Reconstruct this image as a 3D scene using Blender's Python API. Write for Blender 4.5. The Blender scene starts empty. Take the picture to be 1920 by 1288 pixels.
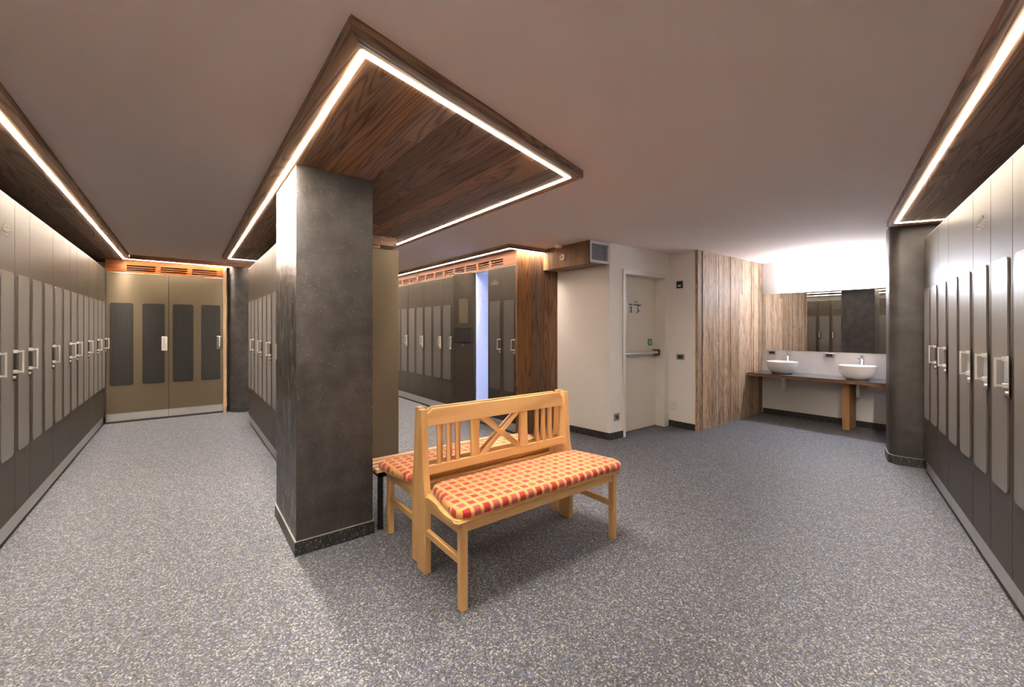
import bpy, bmesh, math, random
from mathutils import Vector, Matrix
random.seed(7)
PI = math.pi
C = bpy.context.scene.collection
sc = bpy.context.scene

# ------------------------------------------------------------------ camera
cam_d = bpy.data.cameras.new('camera')
cam = bpy.data.objects.new('camera', cam_d)
C.objects.link(cam)
CAM_A = math.atan(615 / 792.0)                  # heading: forward lies CAM_A right of +Y
cam.location = (0, 0, 1.4)
cam.rotation_euler = (PI / 2, 0, -CAM_A)
cam_d.sensor_width = 36.0
cam_d.lens = 36.0 * 792.0 / 1920.0
cam_d.shift_y = -(644 - 614) / 1920.0
cam_d.clip_start = 0.02
sc.camera = cam

# ------------------------------------------------------------------ world, exposure
w = bpy.data.worlds.new('world')
sc.world = w
w.use_nodes = True
w.node_tree.nodes['Background'].inputs[0].default_value = (0.9, 0.85, 0.8, 1)
w.node_tree.nodes['Background'].inputs[1].default_value = 0.0
sc.view_settings.view_transform = 'Standard'
sc.view_settings.look = 'None'
sc.view_settings.gamma = 1
sc.view_settings.exposure = 1.5
sc.cycles.use_denoising = True
sc.cycles.max_bounces = 10
sc.cycles.diffuse_bounces = 6
sc.cycles.glossy_bounces = 5
sc.cycles.sample_clamp_indirect = 6.0
sc.cycles.caustics_reflective = False

LED_E = 180.0          # warm LED strips
LED_E2 = 225.0         # canopy strips
SINK_E = 68.0         # lamp over the mirror
LOCK_E = 4.0          # light in the open locker

# ------------------------------------------------------------------ node helpers
def new_mat(name):
    m = bpy.data.materials.new(name)
    m.use_nodes = True
    nt = m.node_tree
    b = nt.nodes['Principled BSDF']
    return m, nt, b

def N(nt, typ, **kw):
    n = nt.nodes.new(typ)
    for k, v in kw.items():
        if k.startswith('i_'):
            key = k[2:]
            key = int(key) if key.isdigit() else key.replace('_', ' ')
            n.inputs[key].default_value = v
        else:
            setattr(n, k, v)
    return n

def L(nt, a, b):
    nt.links.new(a, b)

def math_n(nt, op, a, b=None, c=None):
    n = nt.nodes.new('ShaderNodeMath')
    n.operation = op
    for i, v in enumerate((a, b, c)):
        if v is None:
            continue
        if isinstance(v, (int, float)):
            n.inputs[i].default_value = v
        else:
            nt.links.new(v, n.inputs[i])
    return n.outputs[0]

def ramp(nt, fac, stops, interp='LINEAR'):
    r = nt.nodes.new('ShaderNodeValToRGB')
    r.color_ramp.interpolation = interp
    els = r.color_ramp.elements
    while len(els) < len(stops):
        els.new(0.5)
    for e, (p, c) in zip(els, stops):
        e.position = p
        e.color = (*c, 1) if len(c) == 3 else c
    nt.links.new(fac, r.inputs[0])
    return r.outputs[0]

def plain(name, col, rough=0.5, metal=0.0, bump=0.0, bscale=200, spec=0.5, coat=0.0):
    m, nt, b = new_mat(name)
    b.inputs['Base Color'].default_value = (*col, 1)
    b.inputs['Roughness'].default_value = rough
    b.inputs['Metallic'].default_value = metal
    b.inputs['Specular IOR Level'].default_value = spec
    b.inputs['Coat Weight'].default_value = coat
    if bump > 0:
        tc = N(nt, 'ShaderNodeTexCoord')
        no = N(nt, 'ShaderNodeTexNoise', i_Scale=bscale, i_Detail=2.0)
        L(nt, tc.outputs['Object'], no.inputs['Vector'])
        bp = N(nt, 'ShaderNodeBump', i_Strength=bump, i_Distance=0.002)
        L(nt, no.outputs[0], bp.inputs['Height'])
        L(nt, bp.outputs[0], b.inputs['Normal'])
    return m

def emis(name, col, e):
    m, nt, b = new_mat(name)
    b.inputs['Base Color'].default_value = (0.8, 0.8, 0.8, 1)
    b.inputs['Emission Color'].default_value = (*col, 1)
    b.inputs['Emission Strength'].default_value = e
    return m

def wood(name, cols, axis='Y', hi=9.0, lo=0.9, rings=38.0, rot=0.0, rough=0.6, vary=0.3, fine=0.5, bump=0.35, spec=0.3, satv=0.35, dash=0.0):
    """cols: dark, mid, light. Per-board value from the face attribute 'rnd'."""
    m, nt, b = new_mat(name)
    tc = N(nt, 'ShaderNodeTexCoord')
    mp = N(nt, 'ShaderNodeMapping')
    mp.vector_type = 'POINT'
    mp.inputs['Rotation'].default_value = (0, 0, rot)
    L(nt, tc.outputs['Object'], mp.inputs['Vector'])
    def scaled(h, l):
        v = {'X': (l, h, h), 'Y': (h, l, h), 'Z': (h, h, l)}[axis]
        n = N(nt, 'ShaderNodeVectorMath', operation='MULTIPLY')
        L(nt, mp.outputs[0], n.inputs[0])
        n.inputs[1].default_value = v
        return n.outputs[0]
    at = N(nt, 'ShaderNodeAttribute', attribute_name='rnd')
    off = N(nt, 'ShaderNodeVectorMath', operation='SCALE')
    off.inputs[0].default_value = (13.1, 47.7, 29.3)
    L(nt, at.outputs['Fac'], off.inputs['Scale'])
    def plus(v):
        n = N(nt, 'ShaderNodeVectorMath', operation='ADD')
        L(nt, v, n.inputs[0]); L(nt, off.outputs[0], n.inputs[1])
        return n.outputs[0]
    n1 = N(nt, 'ShaderNodeTexNoise', i_Scale=1.0, i_Detail=1.0, i_Roughness=0.4, i_Distortion=0.2)
    L(nt, plus(scaled(hi, lo)), n1.inputs['Vector'])
    ring = math_n(nt, 'SINE', math_n(nt, 'MULTIPLY', n1.outputs[0], rings))
    ring = math_n(nt, 'MULTIPLY_ADD', ring, 0.5, 0.5)
    ring = math_n(nt, 'POWER', ring, 3.0)
    n2 = N(nt, 'ShaderNodeTexNoise', i_Scale=1.0, i_Detail=4.0, i_Roughness=0.65)
    L(nt, plus(scaled(hi * 11, lo * 2.2)), n2.inputs['Vector'])
    n3 = N(nt, 'ShaderNodeTexNoise', i_Scale=1.0, i_Detail=2.0)
    L(nt, plus(scaled(hi * 0.35, lo * 0.8)), n3.inputs['Vector'])
    f = math_n(nt, 'MULTIPLY', ring, -0.30)
    f = math_n(nt, 'MULTIPLY_ADD', n2.outputs[0], fine, f)
    f = math_n(nt, 'MULTIPLY_ADD', n3.outputs[0], 0.35, f)
    f = math_n(nt, 'ADD', f, 0.12)
    col = ramp(nt, f, [(0.12, cols[0]), (0.45, cols[1]), (0.82, cols[2])])
    if dash > 0:
        n4 = N(nt, 'ShaderNodeTexNoise', i_Scale=1.0, i_Detail=3.0, i_Roughness=0.7)
        L(nt, plus(scaled(hi * 9, lo * 9)), n4.inputs['Vector'])
        n5 = N(nt, 'ShaderNodeTexNoise', i_Scale=1.0, i_Detail=1.0)
        L(nt, plus(scaled(hi * 2.2, lo * .6)), n5.inputs['Vector'])
        dk = math_n(nt, 'MULTIPLY', math_n(nt, 'GREATER_THAN', n4.outputs[0], 0.585), dash)
        dk = math_n(nt, 'ADD', dk, math_n(nt, 'MULTIPLY', math_n(nt, 'GREATER_THAN', n5.outputs[0], 0.60), dash * .45))
        dm = N(nt, 'ShaderNodeMix', data_type='RGBA')
        dm.clamp_factor = True
        L(nt, dk, dm.inputs[0]); L(nt, col, dm.inputs[6])
        dm.inputs[7].default_value = (*cols[0], 1)
        col = dm.outputs[2]
    wn = N(nt, 'ShaderNodeTexWhiteNoise', noise_dimensions='1D')
    L(nt, at.outputs['Fac'], wn.inputs['W'])
    val = math_n(nt, 'MULTIPLY_ADD', wn.outputs['Value'], 2 * vary, 1 - vary)
    hs = N(nt, 'ShaderNodeHueSaturation')
    L(nt, col, hs.inputs['Color'])
    L(nt, val, hs.inputs['Value'])
    sepc = N(nt, 'ShaderNodeSeparateColor')
    L(nt, wn.outputs['Color'], sepc.inputs[0])
    L(nt, math_n(nt, 'MULTIPLY_ADD', sepc.outputs[1], satv, 1.0 - satv / 2), hs.inputs['Saturation'])
    L(nt, hs.outputs[0], b.inputs['Base Color'])
    b.inputs['Roughness'].default_value = rough
    b.inputs['Specular IOR Level'].default_value = spec
    bp = N(nt, 'ShaderNodeBump', i_Strength=bump, i_Distance=0.003)
    L(nt, f, bp.inputs['Height'])
    L(nt, bp.outputs[0], b.inputs['Normal'])
    return m

# ------------------------------------------------------------------ materials
def floor_mat():
    m, nt, b = new_mat('speckled_floor')
    tc = N(nt, 'ShaderNodeTexCoord')
    v = N(nt, 'ShaderNodeTexVoronoi', i_Scale=150.0)
    L(nt, tc.outputs['Object'], v.inputs['Vector'])
    s = N(nt, 'ShaderNodeSeparateColor')
    L(nt, v.outputs['Color'], s.inputs[0])
    c1 = ramp(nt, s.outputs[0], [(0.0, (0.027, 0.029, 0.040)), (0.34, (0.066, 0.073, 0.089)), (0.58, (0.118, 0.123, 0.141)),
                                 (0.76, (0.217, 0.223, 0.239)), (0.87, (0.428, 0.429, 0.438)), (0.922, (0.078, 0.136, 0.397)), (0.95, (0.358, 0.318, 0.273))], 'CONSTANT')
    v2 = N(nt, 'ShaderNodeTexVoronoi', i_Scale=330.0)
    L(nt, tc.outputs['Object'], v2.inputs['Vector'])
    s2 = N(nt, 'ShaderNodeSeparateColor')
    L(nt, v2.outputs['Color'], s2.inputs[0])
    c2 = ramp(nt, s2.outputs[0], [(0.0, (0.040, 0.042, 0.054)), (0.5, (0.094, 0.099, 0.116)), (0.78, (0.202, 0.209, 0.223)), (0.93, (0.373, 0.382, 0.397))], 'CONSTANT')
    mx = N(nt, 'ShaderNodeMix', data_type='RGBA')
    mx.inputs[0].default_value = 0.38
    L(nt, c1, mx.inputs[6]); L(nt, c2, mx.inputs[7])
    L(nt, mx.outputs[2], b.inputs['Base Color'])
    b.inputs['Roughness'].default_value = 0.62
    b.inputs['Specular IOR Level'].default_value = 0.35
    bp = N(nt, 'ShaderNodeBump', i_Strength=0.25, i_Distance=0.002)
    L(nt, s.outputs[1], bp.inputs['Height'])
    L(nt, bp.outputs[0], b.inputs['Normal'])
    return m

def plaster_dark(name, streak=False):
    m, nt, b = new_mat(name)
    tc = N(nt, 'ShaderNodeTexCoord')
    n1 = N(nt, 'ShaderNodeTexNoise', i_Scale=7.0, i_Detail=5.0, i_Roughness=0.6)
    if streak:
        mp = N(nt, 'ShaderNodeMapping')
        mp.inputs['Scale'].default_value = (4.5, 4.0, .75)
        L(nt, tc.outputs['Object'], mp.inputs['Vector'])
        L(nt, mp.outputs[0], n1.inputs['Vector'])
        n1.inputs['Distortion'].default_value = 1.3
    else:
        L(nt, tc.outputs['Object'], n1.inputs['Vector'])
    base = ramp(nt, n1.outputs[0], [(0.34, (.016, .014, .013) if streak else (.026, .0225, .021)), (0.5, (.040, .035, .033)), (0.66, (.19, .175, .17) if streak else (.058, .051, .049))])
    v = N(nt, 'ShaderNodeTexVoronoi', i_Scale=85.0)
    L(nt, tc.outputs['Object'], v.inputs['Vector'])
    s = N(nt, 'ShaderNodeSeparateColor')
    L(nt, v.outputs['Color'], s.inputs[0])
    n2 = N(nt, 'ShaderNodeTexNoise', i_Scale=3.0, i_Detail=2.0)
    L(nt, tc.outputs['Object'], n2.inputs['Vector'])
    near = math_n(nt, 'LESS_THAN', v.outputs['Distance'], 0.15)
    pick = math_n(nt, 'GREATER_THAN', math_n(nt, 'MULTIPLY_ADD', n2.outputs[0], 0.5, math_n(nt, 'MULTIPLY', s.outputs[0], 0.72)), 0.80)
    fl = math_n(nt, 'MULTIPLY', near, pick)
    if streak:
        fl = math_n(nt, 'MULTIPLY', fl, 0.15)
    mx = N(nt, 'ShaderNodeMix', data_type='RGBA')
    L(nt, fl, mx.inputs[0]); L(nt, base, mx.inputs[6])
    mx.inputs[7].default_value = (.36, .29, .23, 1)
    L(nt, mx.outputs[2], b.inputs['Base Color'])
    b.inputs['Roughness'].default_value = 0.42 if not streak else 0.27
    b.inputs['Specular IOR Level'].default_value = 0.5
    n3 = N(nt, 'ShaderNodeTexNoise', i_Scale=40.0, i_Detail=4.0)
    L(nt, tc.outputs['Object'], n3.inputs['Vector'])
    h = math_n(nt, 'MULTIPLY_ADD', n1.outputs[0], 3.0 if streak else 1.0, math_n(nt, 'MULTIPLY', n3.outputs[0], 0.5))
    bp = N(nt, 'ShaderNodeBump', i_Strength=0.5, i_Distance=0.03 if streak else 0.006)
    L(nt, h, bp.inputs['Height'])
    L(nt, bp.outputs[0], b.inputs['Normal'])
    return m

def granite():
    m, nt, b = new_mat('black_granite')
    tc = N(nt, 'ShaderNodeTexCoord')
    v = N(nt, 'ShaderNodeTexVoronoi', i_Scale=170.0)
    L(nt, tc.outputs['Object'], v.inputs['Vector'])
    s = N(nt, 'ShaderNodeSeparateColor')
    L(nt, v.outputs['Color'], s.inputs[0])
    c = ramp(nt, s.outputs[0], [(0, (.012, .013, .013)), (0.6, (.03, .031, .03)), (0.85, (.10, .10, .095)), (0.96, (.22, .22, .2))], 'CONSTANT')
    L(nt, c, b.inputs['Base Color'])
    b.inputs['Roughness'].default_value = 0.4
    return m

def bronze(name, col, rough=0.42, metal=0.35):
    m, nt, b = new_mat(name)
    tc = N(nt, 'ShaderNodeTexCoord')
    n1 = N(nt, 'ShaderNodeTexNoise', i_Scale=260.0, i_Detail=3.0)
    L(nt, tc.outputs['Object'], n1.inputs['Vector'])
    c = ramp(nt, n1.outputs[0], [(0.3, tuple(x * 0.8 for x in col)), (0.7, tuple(x * 1.2 for x in col))])
    L(nt, c, b.inputs['Base Color'])
    b.inputs['Roughness'].default_value = rough
    b.inputs['Metallic'].default_value = metal
    b.inputs['Specular IOR Level'].default_value = 0.22
    bp = N(nt, 'ShaderNodeBump', i_Strength=0.25, i_Distance=0.001)
    L(nt, n1.outputs[0], bp.inputs['Height'])
    L(nt, bp.outputs[0], b.inputs['Normal'])
    return m

def panel_mat(name='charcoal_panel', k=1.0):
    m, nt, b = new_mat(name)
    tc = N(nt, 'ShaderNodeTexCoord')
    mp = N(nt, 'ShaderNodeMapping')
    mp.inputs['Scale'].default_value = (120, 120, 3)
    L(nt, tc.outputs['Object'], mp.inputs['Vector'])
    n1 = N(nt, 'ShaderNodeTexNoise', i_Scale=1.0, i_Detail=3.0)
    L(nt, mp.outputs[0], n1.inputs['Vector'])
    c = ramp(nt, n1.outputs[0], [(0.3, tuple(x * k for x in (.066, .057, .052))), (0.7, tuple(x * k for x in (.098, .086, .080)))])
    L(nt, c, b.inputs['Base Color'])
    b.inputs['Roughness'].default_value = 0.38 if k > .9 else 0.55
    b.inputs['Specular IOR Level'].default_value = 0.5 if k > .9 else 0.3
    b.inputs['Sheen Weight'].default_value = 0.06 * k
    b.inputs['Sheen Roughness'].default_value = 0.35
    b.inputs['Sheen Tint'].default_value = (1, .93, .90, 1)
    return m

def cushion_mat():
    m, nt, b = new_mat('checked_fabric')
    tc = N(nt, 'ShaderNodeTexCoord')
    sp = N(nt, 'ShaderNodeSeparateXYZ')
    L(nt, tc.outputs['Object'], sp.inputs[0])
    P = 0.0585
    def cell(o):
        q = math_n(nt, 'DIVIDE', o, P)
        return math_n(nt, 'FLOOR', q), math_n(nt, 'FRACT', q)
    ix, fx = cell(math_n(nt, 'ADD', sp.outputs[0], 10 * P))
    iy, fy = cell(math_n(nt, 'ADD', sp.outputs[1], 10 * P + 0.040))
    sqx = math_n(nt, 'COMPARE', fx, 0.5, 0.335)
    sqy = math_n(nt, 'COMPARE', fy, 0.5, 0.325)
    sq = math_n(nt, 'MULTIPLY', sqx, sqy)
    chk = math_n(nt, 'MODULO', math_n(nt, 'ADD', ix, iy), 2.0)
    c = N(nt, 'ShaderNodeMix', data_type='RGBA')
    L(nt, chk, c.inputs[0])
    c.inputs[6].default_value = (.34, .006, .013, 1)
    c.inputs[7].default_value = (.33, .058, .045, 1)
    # crossing of two yellow bands is a little greener
    band = math_n(nt, 'MULTIPLY', math_n(nt, 'SUBTRACT', 1.0, sqx), math_n(nt, 'SUBTRACT', 1.0, sqy))
    y = N(nt, 'ShaderNodeMix', data_type='RGBA')
    L(nt, band, y.inputs[0])
    y.inputs[6].default_value = (.56, .27, .075, 1)
    y.inputs[7].default_value = (.48, .28, .07, 1)
    mx = N(nt, 'ShaderNodeMix', data_type='RGBA')
    L(nt, sq, mx.inputs[0])
    L(nt, y.outputs[2], mx.inputs[6]); L(nt, c.outputs[2], mx.inputs[7])
    L(nt, mx.outputs[2], b.inputs['Base Color'])
    b.inputs['Roughness'].default_value = 0.75
    b.inputs['Sheen Weight'].default_value = 0.2
    n = N(nt, 'ShaderNodeTexNoise', i_Scale=350.0)
    L(nt, tc.outputs['Object'], n.inputs['Vector'])
    bp = N(nt, 'ShaderNodeBump', i_Strength=0.3, i_Distance=0.001)
    L(nt, math_n(nt, 'MULTIPLY_ADD', sq, 0.8, n.outputs[0]), bp.inputs['Height'])
    L(nt, bp.outputs[0], b.inputs['Normal'])
    return m

M = dict(
    floor=floor_mat(),
    white=plain('white_plaster', (.88, .84, .81), 0.85, bump=0.08, bscale=60),
    white_sink=plain('white_splash_wall', (.78, .77, .77), 0.55),
    ceil=plain('ceiling_paint', (.93, .80, .735), 0.9, bump=0.15, bscale=12),
    pillar=plaster_dark('dark_mineral_plaster'),
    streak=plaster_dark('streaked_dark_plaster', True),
    granite=granite(),
    joint=plain('grey_joint', (.25, .24, .22), 0.7),
    bronze=bronze('bronze_laminate', (.050, .040, .030), .42, .12),
    carcass=plain('dark_carcass', (.035, .03, .026), 0.6),
    olive=bronze('olive_bronze_panel', (.118, .092, .058), 0.45, 0.3),
    panel=panel_mat(),
    panel_shaded=panel_mat('charcoal_panel_shaded', .22),  # same charcoal panel, the dimmer face-on light of the far lockers put into its colour
    steel=plain('brushed_steel', (.62, .60, .58), 0.28, 1.0, 0.05, 300),
    plate=plain('plate_steel', (.72, .70, .68), 0.12, 1.0),
    handle=plain('satin_metal', (.80, .78, .75), 0.30, 0.85),
    chrome=plain('chrome', (.85, .85, .86), 0.08, 1.0),
    black=plain('black_metal', (.012, .012, .013), 0.4),
    blackp=plain('black_plastic', (.02, .02, .02), 0.45),
    grey=plain('grey_plastic', (.28, .27, .26), 0.5),
    alu=plain('anodised_aluminium', (.55, .55, .56), 0.35, 0.8),
    doorw=plain('door_lacquer', (.84, .80, .73), 0.45),
    framew=plain('frame_lacquer', (.80, .77, .74), 0.35),
    ceramic=plain('white_ceramic', (.88, .86, .84), 0.12, coat=0.5),
    pvc=plain('white_pipe', (.75, .74, .73), 0.35),
    counter=plain('dark_worktop', (.10, .095, .10), 0.25),
    mirror=plain('mirror_glass', (.86, .87, .87), 0.012, 1.0),
    paper=plain('paper', (.80, .79, .80), 0.7),
    ink=plain('black_ink', (.05, .045, .05), 0.7),
    green=plain('safety_green', (.01, .22, .09), 0.5),
    signw=plain('sign_white', (.8, .85, .8), 0.5),
    brass=plain('brass', (.62, .50, .26), 0.3, 0.9),
    grillw=plain('white_grille', (.72, .72, .76), 0.4),
    inner=plain('white_locker_interior', (.72, .76, .86), 0.6),
    net=plain('black_net', (.015, .015, .018), 0.7),
    emblem=plain('engraved_emblem', (.33, .28, .22), 0.4, 0.4),
    cushion=cushion_mat(),
    piping=plain('tan_piping', (.55, .33, .13), 0.8),
    led=emis('warm_led', (1.0, .86, .72), LED_E),
    led2=emis('warm_led_canopy', (1.0, .88, .75), LED_E2),
    glow=emis('warm_led_channel', (1.0, .84, .66), 20.0),
    sink_led=emis('cool_tube', (.88, .91, 1.0), SINK_E),
    lock_led=emis('blue_white_led', (.35, .52, 1.0), LOCK_E),
)
DARKW = ((.085, .047, .028), (.25, .145, .088), (.42, .27, .18))
M['wood_y'] = wood('reclaimed_brown_wood_y', DARKW, 'Y', 9, .6, rings=80, vary=.38)
M['wood_x'] = wood('reclaimed_brown_wood_x', DARKW, 'X', 9, .6, rings=80, vary=.38)
M['wood_f'] = wood('reclaimed_brown_wood_front', DARKW, 'X', 9, .6, rings=80, vary=.38, rot=-math.radians(16.2))
M['wood_r'] = wood('reclaimed_brown_wood_row', DARKW, 'X', 9, .6, rings=80, vary=.38, rot=-math.radians(15.15))
M['wood_z'] = wood('stained_upright_boards', ((.055, .024, .010), (.155, .074, .033), (.27, .14, .07)), 'Z', 9, .55, rings=75)
M['wood_pale'] = wood('weathered_upright_boards', ((.070, .042, .025), (.25, .160, .098), (.47, .335, .225)), 'Z', 12, 1.3, vary=.26, dash=.6, satv=.3, fine=.9, bump=.8, rings=45)
M['wood_o'] = wood('orange_larch', ((.16, .055, .016), (.34, .135, .045), (.46, .21, .08)), 'Y', 6, .6, vary=.12, bump=.15)
M['wood_ox'] = wood('orange_larch_x', ((.075, .018, .004), (.150, .045, .011), (.225, .075, .020)), 'X', 6, .6, vary=.12, bump=.15)
PINE = ((.53, .30, .115), (.64, .385, .16), (.72, .46, .21))
M['pine_x'] = wood('honey_pine_x', PINE, 'X', 5, .35, rings=30, satv=.06, vary=.06, fine=.35, bump=.04, rough=.35, spec=.5)
M['pine_z'] = wood('honey_pine_z', PINE, 'Z', 5, .35, rings=30, satv=.06, vary=.06, fine=.35, bump=.04, rough=.35, spec=.5)
M['pine_y'] = wood('honey_pine_y', PINE, 'Y', 5, .35, rings=30, satv=.06, vary=.06, fine=.35, bump=.04, rough=.35, spec=.5)
M['oak_z'] = wood('oak_post', ((.22, .11, .04), (.36, .20, .085), (.46, .28, .13)), 'Z', 5, .4, rings=14, vary=.1, bump=.1)
M['oak_y'] = wood('oak_counter_edge', ((.14, .07, .03), (.24, .125, .055), (.34, .19, .09)), 'Y', 6, .5, vary=.1, bump=.1)
M['beech'] = wood('pale_beech', ((.50, .30, .16), (.62, .40, .24), (.72, .50, .33)), 'X', 5, .4, rings=12, vary=.06, bump=.03, rough=.4)

# ------------------------------------------------------------------ mesh helpers
def B():
    return bmesh.new()

def box(bm, x0, x1, y0, y1, z0, z1, bev=0.0, seg=2, mi=0):
    vs = [bm.verts.new(p) for p in ((x0, y0, z0), (x1, y0, z0), (x1, y1, z0), (x0, y1, z0),
                                    (x0, y0, z1), (x1, y0, z1), (x1, y1, z1), (x0, y1, z1))]
    fs = [bm.faces.new([vs[i] for i in q]) for q in ((0, 3, 2, 1), (4, 5, 6, 7), (0, 1, 5, 4), (1, 2, 6, 5), (2, 3, 7, 6), (3, 0, 4, 7))]
    for f in fs:
        f.material_index = mi
    if bev > 0:
        es = list({e for f in fs for e in f.edges})
        bmesh.ops.bevel(bm, geom=es, offset=bev, segments=seg, affect='EDGES', profile=0.6)
    return vs

def prism(bm, pts, z0, z1, mi=0, bev=0.0):
    """pts counter-clockwise seen from above"""
    a = [bm.verts.new((x, y, z0)) for x, y in pts]
    b = [bm.verts.new((x, y, z1)) for x, y in pts]
    n = len(pts)
    fs = [bm.faces.new(a[::-1]), bm.faces.new(b)]
    for i in range(n):
        fs.append(bm.faces.new((a[i], a[(i + 1) % n], b[(i + 1) % n], b[i])))
    for f in fs:
        f.material_index = mi
    if bev > 0:
        bmesh.ops.bevel(bm, geom=list({e for f in fs for e in f.edges}), offset=bev, segments=2, affect='EDGES')
    return fs

def extrude_poly(bm, pts, d, bev=0.0, seg=2):
    """pts: 3D loop, d: extrusion vector"""
    d = Vector(d)
    a = [bm.verts.new(p) for p in pts]
    b = [bm.verts.new(Vector(p) + d) for p in pts]
    n = len(pts)
    fs = [bm.faces.new(a[::-1]), bm.faces.new(b)]
    for i in range(n):
        fs.append(bm.faces.new((a[i], a[(i + 1) % n], b[(i + 1) % n], b[i])))
    if bev > 0:
        bmesh.ops.bevel(bm, geom=list({e for f in fs for e in f.edges}), offset=bev, segments=seg, affect='EDGES')
    return fs

def rrect(x0, x1, z0, z1, r, n=5):
    out = []
    for cx, cz, a0 in ((x1 - r, z0 + r, -90), (x1 - r, z1 - r, 0), (x0 + r, z1 - r, 90), (x0 + r, z0 + r, 180)):
        for k in range(n + 1):
            a = math.radians(a0 + 90 * k / n)
            out.append((cx + r * math.cos(a), cz + r * math.sin(a)))
    return out

def tube(bm, pts, r, seg=8, closed=False, cap=True):
    pts = [Vector(p) for p in pts]
    rings = []
    n = len(pts)
    prev = None
    for i, p in enumerate(pts):
        a = pts[i - 1] if i > 0 else p
        b_ = pts[i + 1] if i < n - 1 else p
        t = (b_ - a).normalized()
        if prev is None:
            up = Vector((0, 0, 1)) if abs(t.z) < 0.9 else Vector((1, 0, 0))
            u = t.cross(up).normalized()
        else:
            u = (prev - t * prev.dot(t)).normalized()
        prev = u
        v = t.cross(u)
        rings.append([bm.verts.new(p + r * (math.cos(2 * PI * k / seg) * u + math.sin(2 * PI * k / seg) * v)) for k in range(seg)])
    for i in range(n - 1):
        for k in range(seg):
            bm.faces.new((rings[i][k], rings[i][(k + 1) % seg], rings[i + 1][(k + 1) % seg], rings[i + 1][k]))
    if cap:
        bm.faces.new(rings[0][::-1]); bm.faces.new(rings[-1])

def lathe(bm, prof, cx=0, cy=0, seg=48, sx=1.0, sy=1.0, cap=True):
    rs = []
    for r, z in prof:
        if r < 1e-6:
            rs.append([bm.verts.new((cx, cy, z))])
        else:
            rs.append([bm.verts.new((cx + sx * r * math.cos(2 * PI * k / seg), cy + sy * r * math.sin(2 * PI * k / seg), z)) for k in range(seg)])
    for a, b in zip(rs, rs[1:]):
        for k in range(seg):
            k2 = (k + 1) % seg
            if len(a) == 1 and len(b) == 1:
                continue
            if len(a) == 1:
                bm.faces.new((a[0], b[k2], b[k]))
            elif len(b) == 1:
                bm.faces.new((a[k], a[k2], b[0]))
            else:
                bm.faces.new((a[k], a[k2], b[k2], b[k]))
    if cap:
        if len(rs[0]) > 1: bm.faces.new(rs[0][::-1])
        if len(rs[-1]) > 1: bm.faces.new(rs[-1])

def text_mesh(bm, s, size, origin, ux, uy, depth=0.0006, font_scale=1.0, align='CENTER'):
    """flat letters placed on the plane spanned by ux (right) and uy (up)"""
    cu = bpy.data.curves.new('t', 'FONT')
    cu.body = s; cu.size = size; cu.align_x = align; cu.extrude = depth
    o = bpy.data.objects.new('t', cu)
    C.objects.link(o)
    dg = bpy.context.evaluated_depsgraph_get()
    me = bpy.data.meshes.new_from_object(o.evaluated_get(dg))
    ux = Vector(ux).normalized(); uy = Vector(uy).normalized(); uz = ux.cross(uy)
    mt = Matrix((ux, uy, uz)).transposed().to_4x4()
    mt.translation = Vector(origin)
    me.transform(mt)
    bm.from_mesh(me)
    bpy.data.objects.remove(o); bpy.data.curves.remove(cu); bpy.data.meshes.remove(me)

def obj(name, bm, mat, parent=None, loc=None, rot=None, smooth=False, rnd=None):
    bmesh.ops.recalc_face_normals(bm, faces=bm.faces)
    me = bpy.data.meshes.new(name)
    bm.to_mesh(me); bm.free()
    for m in (mat if isinstance(mat, (list, tuple)) else [mat]):
        me.materials.append(m)
    if rnd is not None:
        a = me.attributes.new('rnd', 'FLOAT', 'FACE')
        for d in a.data:
            d.value = rnd
    if smooth:
        for p in me.polygons:
            p.use_smooth = True
        try:
            me.set_sharp_from_angle(angle=math.radians(35))
        except Exception:
            pass
    o = bpy.data.objects.new(name, me)
    C.objects.link(o)
    if parent: o.parent = parent
    if loc is not None: o.location = loc
    if rot is not None: o.rotation_euler = rot
    return o

def thing(name, label, cat, loc=(0, 0, 0), rz=0, group=None):
    o = bpy.data.objects.new(name, None)
    o.empty_display_size = 0.1
    C.objects.link(o)
    o.location = loc; o.rotation_euler = (0, 0, rz)
    o['label'] = label; o['category'] = cat
    if group: o['group'] = group
    return o

def tag(o, label, cat, group=None):
    o['label'] = label; o['category'] = cat
    if group: o['group'] = group
    return o

def struct(name, bm, mat, label, cat='wall', **kw):
    o = obj(name, bm, mat, **kw)
    o['kind'] = 'structure'
    tag(o, label, cat)
    return o

class Boards:
    """many boards in ONE mesh, each with its own random face value"""
    def __init__(s): s.bm = bmesh.new(); s.lay = s.bm.faces.layers.float.new('rnd')
    def mark(s, n0, v=None):
        v = random.random() * 10 if v is None else v
        s.bm.faces.ensure_lookup_table()
        for f in s.bm.faces[n0:]:
            f[s.lay] = v
    def box(s, *a, v=None, **kw):
        n = len(s.bm.faces); box(s.bm, *a, **kw); s.mark(n, v)
    def prism(s, pts, z0, z1, v=None):
        n = len(s.bm.faces); prism(s.bm, pts, z0, z1); s.mark(n, v)
    def build(s, name, mat, parent=None, **kw): return obj(name, s.bm, mat, parent, **kw)

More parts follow.
